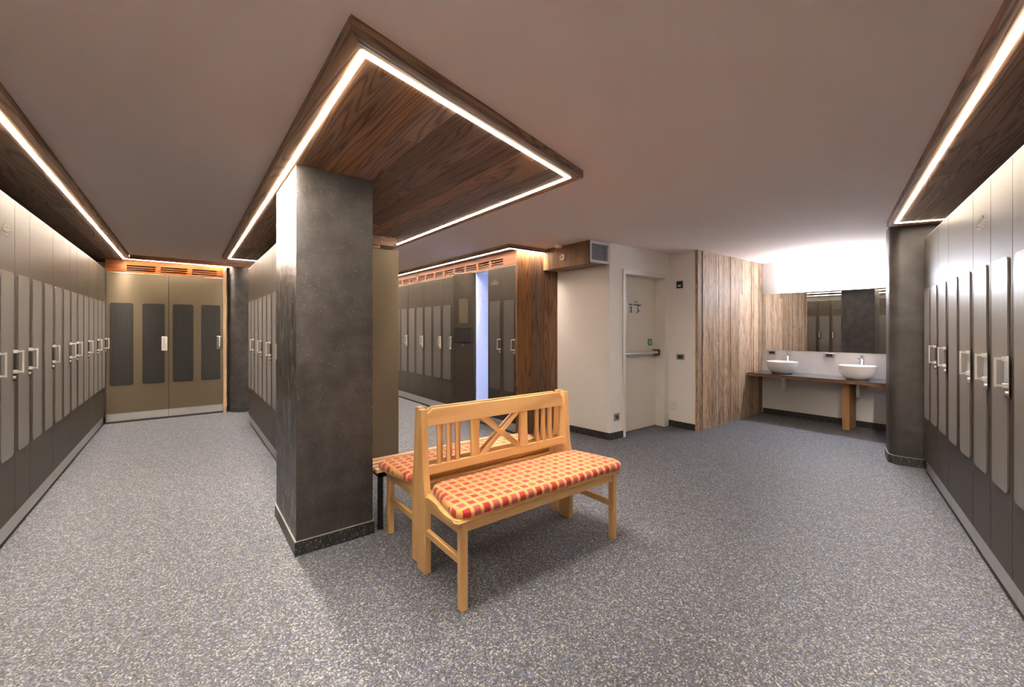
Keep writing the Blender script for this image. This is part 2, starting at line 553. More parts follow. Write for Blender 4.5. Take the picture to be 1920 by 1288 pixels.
# ------------------------------------------------------------------ the setting
H = 2.45
ZS = 2.40          # underside of the wooden ceiling panels
bm = B(); box(bm, -1.55, 7.7, -3.2, 9.1, -0.1, 0.0)
struct('floor', bm, M['floor'], 'grey speckled floor with blue flecks under the whole room', 'floor')
bm = B(); box(bm, -1.55, 7.7, -3.2, 9.1, H, H + 0.1)
struct('ceiling', bm, M['ceil'], 'plain painted ceiling above the changing room', 'ceiling')
bm = B(); box(bm, -1.55, -1.43, -3.2, 9.1, 0, H)
struct('wall_left', bm, M['white'], 'plain wall behind the left locker row')
bm = B(); box(bm, -1.43, 7.7, 8.97, 9.1, 0, H)
struct('wall_far', bm, M['white'], 'plain wall behind the lockers at the far end')

TH = math.radians(15.15)
RD = Vector((math.cos(TH), math.sin(TH))); RN = Vector((-math.sin(TH), math.cos(TH))); RP = Vector((5.62, .776))
def rt(s, t):
    p = RP + RD * s + RN * t
    return (p.x, p.y)
bm = B(); prism(bm, [rt(-7.3, -.68), rt(2.2, -.68), rt(2.2, -.56), rt(-7.3, -.56)], 0, H)
struct('wall_near', bm, M['white'], 'plain wall behind the right hand locker row')

bm = B(); box(bm, 7.52, 7.66, -.0, 3.10, 0, H)
struct('wall_right', bm, M['white_sink'], 'white wall behind the mirror and the two basins')
bm = B()
prism(bm, [(4.182, 3.405), (4.436, 3.395), (4.436, 3.62), (4.30, 3.62), (4.21, 4.32), (4.10, 4.28)], 0, H)
struct('wall_corner', bm, M['white'], 'white wall corner left of the emergency exit door')
bm = B()
box(bm, 4.436, 5.40, 3.395, 3.62, 2.142, H)
box(bm, 5.40, 5.60, 3.395, 3.62, 0, H)
struct('wall_exit', bm, M['white'], 'white wall over and beside the emergency exit door')
bm = B(); box(bm, 5.475, 5.60, 3.0, 3.395, 0, H)
struct('wall_recess', bm, M['white'], 'narrow white wall with switches between exit door and boards')
bm = B(); box(bm, 5.60, 7.52, 3.0, 3.10, 0, H)
struct('wall_partition', bm, M['white'], 'partition carrying the weathered boards beside the basins')

# weathered boards
bo = Boards()
x = 5.50
while x < 7.515:
    wd = random.choice((.075, .09, .105, .12, .14))
    x2 = min(x + wd, 7.517)
    if 7.517 - x2 < .04: x2 = 7.517
    d = random.uniform(0, .010)
    if random.random() < .35:
        zc = random.uniform(.6, 2.0)
        bo.box(x, x2 - .0015, 2.962 + d, 3.0, 0.0, zc)
        bo.box(x, x2 - .0015, 2.962 + random.uniform(0, .008), 3.0, zc + .001, H)
    else:
        bo.box(x, x2 - .0015, 2.962 + d, 3.0, 0.0, H)
    x = x2
bo.box(5.476, 5.4995, 2.962, 2.998, 0, H, v=3.3)
o = bo.build('wall_cladding', M['wood_pale']); o['kind'] = 'structure'
tag(o, 'weathered pale brown upright boards cladding the wall left of the basins', 'wall cladding')

# granite skirtings
def skirt(name, pts, label, h=.085, th=.012):
    bm = B()
    for (a, b) in zip(pts, pts[1:]):
        a = Vector(a); b = Vector(b); d = (b - a).normalized(); n = Vector((d.y, -d.x)) * th
        prism(bm, [tuple(a + n), tuple(b + n), tuple(b), tuple(a)], 0, h)
    o = struct(name, bm, M['granite'], label, 'baseboard')
    return o
skirt('baseboard_corner', [(4.093, 4.24), (4.182, 3.405), (4.436, 3.395)], 'black granite skirting round the white corner left of the exit door')
skirt('baseboard_recess', [(5.475, 3.39), (5.475, 3.0)], 'black granite skirting under the wall switches')
skirt('baseboard_right', [(7.52, 2.95), (7.52, .3)], 'black granite skirting under the basin counter')

# ------------------------------------------------------------------ pillars
def pillar_skirt(bm, x0, x1, y0, y1, h=.085, t=.010):
    box(bm, x0 - t, x1 + t, y0 - t, y1 + t, 0, h)
pl = thing('pillar', 'dark plastered square pillar standing in front of the benches', 'pillar', (.543, 2.855, 0))
pl['kind'] = 'structure'
bm = B(); box(bm, 0, .472, 0, .70, .0, ZS)
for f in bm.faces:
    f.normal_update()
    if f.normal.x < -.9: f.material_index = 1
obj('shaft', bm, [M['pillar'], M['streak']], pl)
bm = B(); pillar_skirt(bm, 0, .472, 0, .70)
obj('skirting', bm, M['granite'], pl)
bm = B(); box(bm, -.010, .482, -.010, .71, .0852, .0885)
obj('joint', bm, M['joint'], pl)

def round_pts(cx, cy, r, n=40): return [(cx + r * math.cos(2 * PI * k / n), cy + r * math.sin(2 * PI * k / n)) for k in range(n)]
pl2 = thing('round_pillar', 'dark round pillar at the far end beside the timber post', 'pillar', (.83, 8.51, 0)); pl2['kind'] = 'structure'
bm = B(); prism(bm, round_pts(0, 0, .25), 0, ZS - .001); obj('shaft', bm, M['pillar'], pl2, smooth=True)
bm = B(); prism(bm, round_pts(0, 0, .258), 0, .085); obj('skirting', bm, M['granite'], pl2, smooth=True)
# rounded pillar at the end of the right row (s,t frame)
def rr_st(s0, s1, t0, t1, r, n=8):
    return [(p[0], p[1]) for p in rrect(s0, s1, t0, t1, r, n)]
pl3 = thing('rounded_pillar', 'dark plastered pillar with rounded corners between right lockers and basins', 'pillar', (RP.x, RP.y, 0), TH); pl3['kind'] = 'structure'
bm = B(); prism(bm, rr_st(.19, .62, -.5, .235, .10), 0, H); obj('shaft', bm, M['pillar'], pl3, smooth=True)
bm = B(); prism(bm, rr_st(.18, .63, -.5, .245, .105), 0, .085); obj('skirting', bm, M['granite'], pl3, smooth=True)
bm = B(); prism(bm, rr_st(.18, .63, -.5, .245, .105), .0852, .088); obj('joint', bm, M['joint'], pl3, smooth=True)

# ------------------------------------------------------------------ wooden ceiling panels with LED strips
def strip(name, pts, mat, parent, side=1, z=ZS, w=.022, top=2.444):
    """recessed LED channel: bright tape at the top of a slot, glowing channel walls.
    side=+1: the inner corner side lies left of the running direction"""
    for a, b in zip(pts, pts[1:]):
        a = Vector(a); b = Vector(b); d = (b - a).normalized(); n = Vector((-d.y, d.x)) * w / 2
        a2 = a - d * w / 2; b2 = b + d * w / 2; a3 = a + d * w / 2; b3 = b - d * w / 2
        bm = B(); prism(bm, [tuple(a2 - n), tuple(b2 - n), tuple(b2 + n), tuple(a2 + n)], top - .002, top)
        for sg in (1, -1):
            p, q = (a3, b3) if sg == side else (a2, b2)
            m = n * sg; k = m * (1 - .0012 / (w / 2))
            poly = [tuple(p + k), tuple(q + k), tuple(q + m), tuple(p + m)]
            if sg < 0: poly = poly[::-1]
            prism(bm, poly, z - .004, top - .002, mi=1)
        o = obj(name, bm, [mat, M['glow']], parent)
        o['label'] = 'glowing warm white light strip'

# canopy
cp = thing('ceiling_canopy', 'large wooden ceiling panel edged with light strips above pillar and benches', 'ceiling panel')
ca, cb, cc, cd = (.44, 1.446), (2.11, 1.94), (2.11, 7.46), (.44, 7.46)
front = lambda x: 1.446 + (x - .44) * (1.94 - 1.446) / 1.67
frontin = lambda x: front(x) + .105
def plank_field(bo, x0, x1, y0f, y1, w0, z0, z1):
    x = x0
    while x < x1 - .001:
        x2 = min(x + w0 * random.uniform(.85, 1.15), x1)
        if x1 - x2 < w0 * .4: x2 = x1
        cuts = sorted([random.uniform(y0f(x) + .4, y1 - .4) for _ in range(random.choice((1, 1, 2)))])
        ya, yb = y0f(x), y0f(x2)
        prev = (ya, yb)
        for c in cuts + [None]:
            nxt = (c, c) if c is not None else (y1, y1)
            bo.prism([(x, prev[0]), (x2 - .003, prev[1]), (x2 - .003, nxt[1]), (x, nxt[0])], z0, z1)
            prev = nxt
        x = x2
HS = .012
sl = (1.94 - 1.446) / 1.67
fs_ = lambda x: 1.548 + (x - .516) * sl          # front strip line
bo = Boards(); plank_field(bo, .516 + HS, 2.025 - HS, lambda x: fs_(x) + .0125, 7.36 - HS, .16, ZS, ZS + .02); bo.build('soffit_planks', M['wood_y'], cp)
xl, xr = .516 - HS, 2.025 + HS
fl, fr = (xl, fs_(xl) - .0125), (xr, fs_(xr) - .0125)
bo = Boards(); bo.prism([ca, cb, fr, fl], ZS, ZS + .02, v=2.3); bo.build('front_border', M['wood_f'], cp)
bo = Boards()
bo.prism([ca, fl, (xl, 7.36 + HS), cd], ZS, ZS + .02, v=4.4); bo.build('side_border', M['wood_y'], cp)
bo = Boards()
bo.prism([fr, cb, cc, (xr, 7.36 + HS)], ZS, ZS + .02, v=6.1); bo.build('side_border', M['wood_y'], cp)
bo = Boards(); bo.prism([(xl, 7.36 + HS), (xr, 7.36 + HS), cc, cd], ZS, ZS + .02); bo.build('rear_border', M['wood_x'], cp)
bo = Boards()
bo.prism([(.44, 1.446), (2.11, 1.94), (2.103, 1.962), (.447, 1.470)], ZS + .02, H); bo.build('front_fascia', M['wood_f'], cp)
for q in ((.44, .46, 1.46), (2.09, 2.11, 1.95)):
    bo = Boards(); bo.box(q[0], q[1], q[2], 7.46, ZS + .02, H); bo.build('side_fascia', M['wood_y'], cp)
strip('light_strip', [(.516, 1.548), (2.025, fs_(2.025)), (2.025, 7.36), (.516, 7.36), (.516, 1.548)], M['led2'], cp)

# left L-shaped soffit
lsf = thing('ceiling_soffit', 'wooden soffit with light strip over the left and far lockers', 'ceiling panel')
bo = Boards()
bo.prism([(-.678, -1.0), (-.62, -1.0), (-.62, 8.172), (-.678, 8.298)], ZS, ZS + .02, v=1.1)
bo.prism([(-.86, -1.0), (-.702, -1.0), (-.702, 5.1), (-.86, 5.1)], ZS, ZS + .02, v=2.9)
bo.prism([(-.86, 5.101), (-.702, 5.101), (-.702, 8.96), (-.86, 8.96)], ZS, ZS + .02, v=8.9)
bo.prism([(-1.05, -1.0), (-.862, -1.0), (-.862, 8.96), (-1.05, 8.96)], ZS, ZS + .02, v=7.7)
bo.prism([(-1.43, -1.0), (-1.052, -1.0), (-1.052, 8.96), (-1.43, 8.96)], ZS, ZS + .02, v=4.2)
bo.box(-.642, -.62, -1.0, 8.17, ZS + .02, H, v=2.2)
bo.build('side_planks', M['wood_y'], lsf)
bo = Boards()
bo.prism([(-.62, 8.172), (1.25, 8.285), (1.25, 8.416), (-.678, 8.2987)], ZS, ZS + .02, v=5.5)
bo.prism([(-.702, 8.3213), (1.25, 8.440), (1.25, 8.96), (-.702, 8.96)], ZS, ZS + .02, v=5.9)
bo.prism([(-.62, 8.172), (1.25, 8.285), (1.25, 8.305), (-.62, 8.192)], ZS + .02, H, v=6.5)
bo.build('end_planks', M['wood_ox'], lsf)
strip('light_strip', [(-.690, -.9), (-.690, 8.31), (1.2, 8.425)], M['led'], lsf, side=-1)

# right soffit (row frame)
rsf = thing('ceiling_soffit', 'wooden soffit with light strip over the right hand lockers', 'ceiling panel')
bo = Boards()
S0 = -7.0
es = lambda t: -.185 + (.215 - t) * .22          # end strip line
ee = lambda t: -.012 + (.275 - t) * .18          # end edge of the soffit
bo.prism([rt(S0, .227), rt(es(.227) + HS, .227), rt(ee(.275), .275), rt(S0, .275)], ZS, ZS + .02, v=3.1)
bo.prism([rt(es(.227) + HS, .227), rt(es(-.4) + HS, -.4), rt(ee(-.4), -.4), rt(ee(.275), .275)], ZS, ZS + .02, v=3.8)
for a, b_, cuts in ((.06, .203, (-4.1, -1.7)), (-.10, .059, (-3.3, -.9)), (-.25, -.101, (-2.1,)), (-.40, -.251, (-3.9, -1.4))):
    ss = [S0] + list(cuts)
    for p, q in zip(ss, ss[1:]):
        bo.prism([rt(p + .001, a), rt(q, a), rt(q, b_), rt(p + .001, b_)], ZS, ZS + .02)
    bo.prism([rt(ss[-1] + .001, a), rt(es(a) - HS, a), rt(es(b_) - HS, b_), rt(ss[-1] + .001, b_)], ZS, ZS + .02)
bo.prism([rt(S0, .255), rt(ee(.275) - .01, .255), rt(ee(.275), .275), rt(S0, .275)], ZS + .02, H)
bo.prism([rt(ee(-.4) - .02, -.4), rt(ee(-.4), -.4), rt(ee(.255), .255), rt(ee(.255) - .02, .255)], ZS + .02, H)
bo.build('planks', M['wood_r'], rsf)
strip('light_strip', [rt(-6.9, .215), rt(es(.215), .215), rt(es(-.38), -.38)], M['led'], rsf, side=-1)

# soffit over row C
csf = thing('ceiling_soffit', 'wooden soffit with light strip over the middle lockers and board end wall', 'ceiling panel')
bo = Boards()
bo.prism([(3.21, 4.195), (3.84, 4.195), (3.84, 4.216), (3.238, 4.216)], ZS, ZS + .02)
bo.prism([(3.21, 4.195), (3.238, 4.216), (3.238, 8.96), (3.21, 8.96)], ZS, ZS + .02)
bo.prism([(3.262, 4.240), (3.40, 4.240), (3.40, 8.96), (3.262, 8.96)], ZS, ZS + .02)
bo.prism([(3.401, 4.240), (3.84, 4.240), (3.84, 8.96), (3.401, 8.96)], ZS, ZS + .02)
bo.box(3.21, 3.23, 4.21, 8.96, ZS + .02, H)
bo.box(3.21, 3.84, 4.195, 4.21, ZS + .02, H)
bo.build('planks', M['wood_y'], csf)
strip('light_strip', [(3.82, 4.228), (3.25, 4.228), (3.25, 8.9)], M['led'], csf, side=-1)

# slotted ventilation boards above lockers
def grille(name, label, x0, x1, groups, z0, z1, loc, rz, mat, thick=.02):
    t = thing(name, label, 'ventilation board', loc, rz)
    bo = Boards(); v = random.random() * 9
    sl = [z0 + .028, z0 + .060, z0 + .092]
    hz = .020
    def bb(a, b, c, d):
        if b - a > 1e-4: bo.box(a, b, 0, thick, c, d, v=v)
    prev = x0
    for (a, b) in groups:
        bb(prev, a, z0, z1)
        zz = z0
        for s in sl:
            bb(a, b, zz, s); zz = s + hz
        bb(a, b, zz, z1)
        prev = b
    bb(prev, x1, z0, z1)
    bo.build('slotted_board', mat, t)
    bm = B(); box(bm, x0, x1, thick + .09, thick + .095, z0, z1); obj('dark_backing', bm, M['black'], t)
    return t
grille('wood_grille', 'slotted orange wood board above the two wide lockers at the far end', 0, 1.405,
       [(.23, .555), (.618, .94), (1.0, 1.325)], 2.212, ZS - .002, (-.898, 8.405, 0), 0, M['wood_ox'])
g = []
yy = 8.35 - 8.9
gr = []
xx = .07
while xx + .28 < 4.55:
    gr.append((xx, xx + .275)); xx += .335
grille('wood_grille', 'long slotted orange wood board above the middle locker row', 0, 4.66, gr, 2.222, ZS - .002, (3.40, 8.94, 0), -PI / 2, M['wood_ox'])

# beam box with air grille
bx = thing('boxed_duct', 'boxed wooden duct under the ceiling with a white air grille', 'duct', (3.84, 3.425, 0))
bo = Boards()
for i, (a, b_) in enumerate(((0, .10), (.101, .205), (.206, .31), (.311, .43), (.431, .53), (.531, .63), (.631, .74), (.741, .83))):
    bo.box(0, .02, a, b_, 2.172, H)
bo.build('side_boards', M['wood_z'], bx)
bo = Boards()
bo.box(.02, .30, .012, .74, 2.172, 2.19); bo.build('bottom_board', M['wood_y'], bx)
bm = B()
for q in ((.0, .022), (.318, .342)):
    box(bm, q[0], q[1], -.012, .012, 2.19, 2.447)
box(bm, .022, .318, -.012, .012, 2.19, 2.216); box(bm, .022, .318, -.012, .012, 2.418, 2.447)
ag = obj('air_grille', bm, M['grillw'], bx)
bm = B()
for k in range(11):
    z = 2.222 + k * .0182
    extrude_poly(bm, [(.022, -.008, z), (.022, .010, z + .009), (.022, .010, z + .012), (.022, -.008, z + .003)], (.296, 0, 0))
obj('louvre', bm, M['grillw'], ag)
bm = B(); box(bm, .022, .318, .02, .024, 2.19, 2.447); obj('dark_backing', bm, M['black'], bx)

# round lock on the duct and smoke detector
t = thing('round_wall_fitting', 'small round brass-rimmed fitting on the boxed wooden duct', 'fitting', (3.838, 3.885, 2.30), 0)
bm = B(); lathe(bm, [(.030, 0), (.040, .002), (.040, .008), (.033, .014), (.026, .012), (.026, .0)], seg=32, cap=False)
obj('rim', bm, M['brass'], t, rot=(0, -PI / 2, 0), smooth=True)
bm = B(); lathe(bm, [(0, .009), (.026, .009)], seg=32, cap=False); obj('face', bm, M['blackp'], t, rot=(0, -PI / 2, 0))
bm = B(); lathe(bm, [(.004, .010), (.011, .013), (.011, .015), (0, .017)], seg=16, cap=False); obj('button', bm, M['green'], t, rot=(0, -PI / 2, 0))
t = thing('smoke_detector', 'white round smoke detector under the ceiling by the boxed duct', 'smoke detector', (3.745, 3.86, H))
bm = B(); lathe(bm, [(.055, 0), (.055, -.012), (.050, -.016), (.050, -.020), (.044, -.040), (.030, -.046), (0, -.046)], seg=32)
obj('housing', bm, M['framew'], t, smooth=True)

# stained board end wall of the middle row
bo = Boards(); x = 3.385
for wd in (.10, .13, .11, .14, .10, .09, .055):
    d = random.uniform(0, .006)
    bo.box(x, x + wd - .0015, 4.25 + d, 4.28, 0, ZS if x < 3.84 else 2.172)
    x += wd
o = bo.build('wall_board_end', M['wood_z']); o['kind'] = 'structure'
tag(o, 'stained brown upright boards closing the end of the middle locker row', 'wall cladding')
bm = B(); box(bm, 3.92, 4.095, 4.281, 8.96, 0, H)
struct('wall_middle', bm, M['white'], 'plain wall behind the middle locker row')

# timber post at far end
bo = Boards(); bo.box(.509, .552, 8.385, 8.45, 0, 2.398)
o = bo.build('timber_post', M['oak_z'])
tag(o, 'slim yellow timber post between the far wide locker and the round pillar', 'post')

# ------------------------------------------------------------------ lockers
Z0, ZP0, ZP1 = .145, .553, 1.762
def emblem_bm(cx, cz, y):
    bm = B()
    def st(pts, r=.0016): tube(bm, [(cx + p[0], y, cz + p[1]) for p in pts], r, 5)
    st([(-.045, .012), (-.022, .034), (-.010, .024), (.008, .052), (.030, .026), (.045, .038)])
    st([(-.020, .020), (-.006, .036), (.010, .022)])
    st([(-.078, .006), (-.070, -.012), (-.058, .004), (-.044, -.010)])
    st([(-.050, .006), (.055, .012)], .002)
    for k in range(6):
        x = -.034 + k * .017
        st([(x, -.004), (x + .004, -.016), (x + .009, -.004), (x + .013, -.016)], .0014)
    st([(-.080, -.020), (-.030, -.026), (.030, -.022), (.080, -.030)], .002)
    st([(.060, .010), (.076, .002), (.066, -.010), (.080, -.016)])
    return bm

def handle_bm(w):
    bm = B()
    x0 = w - .085; xc = w - .048
    for z in (1.105, 1.240):
        box(bm, xc - .009, xc + .009, -.024, -.009, z - .011, z + .011, .001, 1)
        box(bm, xc - .006, xc + .006, -.046, -.020, z - .005, z + .005)
    box(bm, xc - .005, xc + .005, -.052, -.044, 1.097, 1.248, .001, 1)
    return bm

def door_mesh(w, zt):
    bm = B(); box(bm, .002, w - .002, 0, .018, Z0, zt, .0015, 1)
    return bm

def make_locker(w, label, loc, rz, group, zt=2.245, emblem=False, mat='bronze', depth=.50, openang=None, panels=None, handle=True):
    t = thing('locker', label, 'locker', loc, rz, group)
    if openang is None:
        bm = B(); box(bm, .0008, w - .0008, .019, depth, .0, zt + .004)
        obj('cabinet', bm, M['carcass'], t)
    else:
        bm = B(); k = .016
        box(bm, .0008, k, .019, depth, .02, zt + .004)
        box(bm, w - k, w - .0008, .019, depth, .02, zt + .004)
        box(bm, k, w - k, depth - .01, depth, .02, zt + .004)
        box(bm, k, w - k, .019, depth - .01, zt - .012, zt + .004)
        box(bm, k, w - k, .019, depth - .01, .125, .145)
        obj('cabinet', bm, M['inner'], t)
        bm = B(); box(bm, w - k - .022, w - k - .002, .03, .045, .25, zt - .05)
        obj('inner_light', bm, M['lock_led'], t)
        bm = B()
        for q in (.12, .24): tube(bm, [(.017, q, 1.80), (.045, q, 1.78), (.055, q, 1.80)], .004, 6)
        obj('coat_hook', bm, M['chrome'], t, smooth=True)
    bm = B(); box(bm, .0015, w - .0015, .014, .0188, .030, .141)
    obj('plinth', bm, M['steel'], t)
    bm = B(); box(bm, .0, w, -.001, .019, zt + .0005, zt + .006)
    obj('top_trim', bm, M['handle'], t)
    d = obj('door', door_mesh(w, zt), M[mat], t)
    if panels is None:
        n = 2 if w > .5 else 1
        cw = w / n
        pw = .252 if cw > .33 else cw - .09
        panels = [((k + .5) * cw - pw / 2 + .002, (k + .5) * cw + pw / 2 + .002) for k in range(n)]
    for a, b_ in panels:
        bm = B(); extrude_poly(bm, [(x, -.0065, z) for x, z in rrect(a, b_, ZP0, ZP1, .028)], (0, .0066, 0), .0012, 1)
        obj('door_panel', bm, M['panel_shaded' if mat == 'olive' else 'panel'], d)['label'] = 'charcoal raised panel with rounded corners'
    if handle:
        obj('handle', handle_bm(w), M['handle'], d)
        bm = B(); box(bm, w - .085, w - .014, -.0100, -.0067, 1.045, 1.258, .0010, 1); obj('handle_plate', bm, M['plate'], d)
        bm = B(); tube(bm, [(w - .048, -.0100, 1.068), (w - .048, -.016, 1.068)], .010, 12); obj('lock', bm, M['steel'], d)
    if emblem:
        obj('emblem', emblem_bm(w * .5, 2.02 if zt > 2.2 else 2.0, -.0008), M['emblem'], d)
    if openang is not None:
        d.rotation_euler = (0, 0, -openang)
        # inside of the door
        y = .018
        bm = B()
        for z in (2.02, 1.135):
            for dx in (-.018, .018):
                tube(bm, [(w * .5, y, z + .01), (w * .5 + dx * .5, y + .025, z - .006), (w * .5 + dx, y + .03, z + .012)], .004, 8)
            tube(bm, [(w * .5, y, z + .006), (w * .5, y + .006, z + .006)], .012, 10)
        obj('door_hook', bm, M['chrome'], d, smooth=True)
        bm = B(); box(bm, w * .5 - .078, w * .5 + .078, y, y + .003, 1.46, 1.83)
        obj('small_mirror', bm, M['mirror'], d)
        bm = B()
        x0, x1, za, zb = w * .5 - .135, w * .5 + .135, 1.19, 1.40
        for k in range(-8, 14):
            for sgn in (1, -1):
                pts = []
                for j in range(0, 12):
                    u = j / 11.0; z = za + u * (zb - za)
                    xx = x0 + k * .0245 + (u * .21 if sgn > 0 else .21 - u * .21)
                    if x0 <= xx <= x1: pts.append((xx, y + .012 + .01 * math.sin(u * PI), z))
                if len(pts) > 1: tube(bm, pts, .0016, 4)
        tube(bm, [(x0, y + .006, zb), (w * .5, y + .03, zb - .012), (x1, y + .006, zb)], .006, 6)
        tube(bm, [(x0, y + .006, za), (x1, y + .006, za)], .009, 6)
        tube(bm, [(x0, y + .006, za), (x0, y + .006, zb)], .008, 6); tube(bm, [(x1, y + .006, za), (x1, y + .006, zb)], .008, 6)
        obj('net_pocket', bm, M['net'], d)
    return t

ORD = ['first', 'second', 'third', 'fourth', 'fifth', 'sixth', 'seventh', 'eighth', 'ninth', 'tenth', 'eleventh', 'twelfth']
# left row, from the far corner towards the camera
seams = [8.40, 7.73, 7.06, 6.385, 6.04, 5.35, 4.65, 4.30, 3.95, 3.25, 2.55, 1.85, 1.15]
for i in range(len(seams) - 1):
    y1, y0 = seams[i], seams[i + 1]
    wd = y1 - y0
    kind = 'wide two-panel' if wd > .5 else 'narrow one-panel'
    em = abs(y1 - 4.30) < .01
    lab = 'dark bronze %s locker, %s from the far corner in the left row' % (kind, ORD[i])
    if em: lab = 'narrow bronze locker with engraved emblem in the left row'
    make_locker(wd, lab, (-.90, y0, 0), PI / 2, 'lockers in the left row', emblem=em)
# far wide lockers
for i, (x0, wd) in enumerate(((-.888, .701), (-.186, .692))):
    ps = ([(.037, .295), (.395, .654)], [(.062 - .002 - .056 + .003, .304), (.403, .656)])[i]
    ps = ([(.037, .295), (.395, .654)], [(.048, .304), (.403, .656)])[i]
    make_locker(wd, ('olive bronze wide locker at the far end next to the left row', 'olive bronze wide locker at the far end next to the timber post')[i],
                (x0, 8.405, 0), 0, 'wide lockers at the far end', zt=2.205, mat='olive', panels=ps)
bm = B(); box(bm, -.899, -.889, 8.405, 8.42, 0, 2.205)
tag(obj('filler_strip', bm, M['carcass']), 'thin dark filler strip in the far left corner between lockers', 'filler strip')
# island row B
seams = [7.19, 6.48, 5.77, 5.11, 4.485]
for i in range(4):
    make_locker(seams[i] - seams[i + 1], 'bronze two-panel locker on the island facing the left aisle, %s from its far end' % ORD[i],
                (.74, seams[i], 0), -PI / 2, 'lockers on the island')
isl = thing('locker_end_panel', 'plain olive bronze end panel of the locker island right behind the pillar', 'panel', (.74, 4.46, 0))
bm = B(); box(bm, -.0, 1.135, 0, .022, .0, 2.245, .001, 1); obj('end_panel', bm, M['olive'], isl)
bm = B(); box(bm, 1.115, 1.135, .023, 2.73, .0, 2.245); obj('rear_panel', bm, M['olive'], isl)
bm = B(); box(bm, .502, 1.114, .023, 2.72, .02, 2.24); obj('core', bm, M['carcass'], isl)
bo = Boards(); bo.box(.95, 1.135, .05, 2.7, 2.30, ZS - .001); bo.build('filler_board', M['wood_y'], isl)
bo = Boards(); bo.box(.55, .949, .05, 2.7, 2.26, ZS - .001); bo.build('recessed_board', M['wood_x'], isl)

# middle row C
rows = [(8.31, .68, 0), (7.63, .68, 0), (6.95, .67, 0), (6.28, .345, 0), (5.935, .652, 0), (5.283, .349, 1), (4.934, .34, 2), (4.594, .31, 0)]
labs = ['dark wide locker in the middle row, half hidden behind the island panel',
        'dark wide locker in the middle row, second from the island panel edge',
        'dark wide locker in the middle row, third from the island panel edge',
        'dark narrow locker in the middle row just left of the open door',
        'dark locker in the middle row hidden behind the open locker door',
        'open locker glowing blue white inside with door swung wide',
        'dark narrow locker with emblem just right of the open locker',
        'dark narrow locker in the middle row next to the stained board wall']
for (y, wd, kd), lb in zip(rows, labs):
    make_locker(wd, lb, (3.40, y, 0), -PI / 2, 'lockers in the middle row', zt=2.213, emblem=(kd == 2), openang=math.radians(150) if kd == 1 else None, handle=abs(y - 5.935) > .01)

# right row
ss = [0, .660, 1.035, 1.737, 2.106, 2.465, 3.165, 3.865, 4.565, 5.265]
for i in range(len(ss) - 1):
    wd = ss[i + 1] - ss[i]
    kind = 'wide two-panel' if wd > .5 else 'narrow one-panel'
    em = i == 3
    lab = 'brown bronze %s locker, %s from the rounded pillar in the right row' % (kind, ORD[i])
    if em: lab = 'narrow brown locker with engraved emblem in the right row'
    px, py = rt(-ss[i], 0)
    make_locker(wd, lab, (px, py, 0), PI + TH, 'lockers in the right row', emblem=em)

# ------------------------------------------------------------------ exit door
dr = thing('door_1', 'white emergency exit door with grey push bar and green arrow sign', 'door', (4.436, 3.395, 0)); dr['kind'] = 'structure'
bm = B()
box(bm, -.012, .035, -.014, .14, 0, 2.150)                     # left jamb
box(bm, .915, .964, -.014, .14, 0, 2.150)                      # right jamb
box(bm, .035, .915, -.014, .14, 2.092, 2.150)
obj('door_frame', bm, M['framew'], dr)
bm = B(); box(bm, .036, .914, .135, .18, .004, 2.091); lf = obj('door_leaf', bm, M['doorw'], dr)
bm = B(); box(bm, .036, .914, .12, .18, .0, .0035); obj('threshold', bm, M['black'], dr)
pb = thing('panic_bar', '', '', (0, 0, 0)); del pb['label']; del pb['category']
bpy.data.objects.remove(pb)
bm = B()
tube(bm, [(.10, .075, 1.050), (.86, .075, 1.050)], .024, 16)
pbar = obj('push_bar', bm, M['alu'], dr, smooth=True); pbar['label'] = 'grey tubular push bar'
bm = B()
box(bm, .055, .10, .055, .135, 1.010, 1.088, .006)
box(bm, .86, .905, .055, .135, 1.010, 1.088, .006)
tube(bm, [(.74, .070, 1.092), (.86, .052, 1.088), (.895, .052, 1.070), (.895, .052, 1.04), (.86, .052, 1.018), (.77, .07, 1.012)], .007, 6)
obj('bar_bracket', bm, M['blackp'], dr, smooth=True)
X0 = 4.734 - 4.436; X1 = 5.02 - 4.436
nb = B(); box(nb, X0 - .01, X1 + .03, .133, .1348, 1.595, 1.785); nt_ = obj('notice', nb, M['paper'], dr); nt_['label'] = 'white paper notice with pictograms'
bm = B()
text_mesh(bm, 'EXIT', .042, ((X0 + X1) / 2 + .015, .1326, 1.733), (1, 0, 0), (0, 0, 1))
for a, b_ in ((.005, .075), (.095, .175), (.20, .275)):
    k = a
    while k < b_ - .006:
        box(bm, X0 + k, X0 + k + .009, .1318, .1329, 1.703 - k * .02, 1.722 - k * .02); k += .0145
# walking figure
def fig(cx, cz, s, pts):
    for q in pts: tube(bm, [(cx + x * s, .1326, cz + z * s) for x, z in q], .0052, 6)
    tube(bm, [(cx, .1326, cz + .062 * s), (cx, .1326, cz + .072 * s)], .0085, 8)
fig(X0 + .045, 1.645, .9, [[(0, .05), (.002, .0)], [(.002, 0), (.014, -.025), (.006, -.05)], [(.002, 0), (-.010, -.028), (-.018, -.048)], [(0, .042), (-.018, .018)], [(0, .042), (.016, .02)]])
fig(X0 + .19, 1.655, .9, [[(-.004, .055), (.004, .005)], [(.004, .005), (.016, -.03), (.0, -.055)], [(.004, .005), (.02, -.012), (.03, -.035)], [(-.002, .05), (.03, .062), (.04, .035)], [(-.03, -.062), (.03, -.035)]])
obj('notice_print', bm, M['ink'], nt_)
bm = B(); extrude_poly(bm, [(x, .1335, z) for x, z in rrect(5.165 - 4.436, 5.268 - 4.436, 1.145, 1.240, .022)], (0, .0014, 0))
gs = obj('arrow_sign', bm, M['green'], dr); gs['label'] = 'green rounded sign with white double arrow'
bm = B()
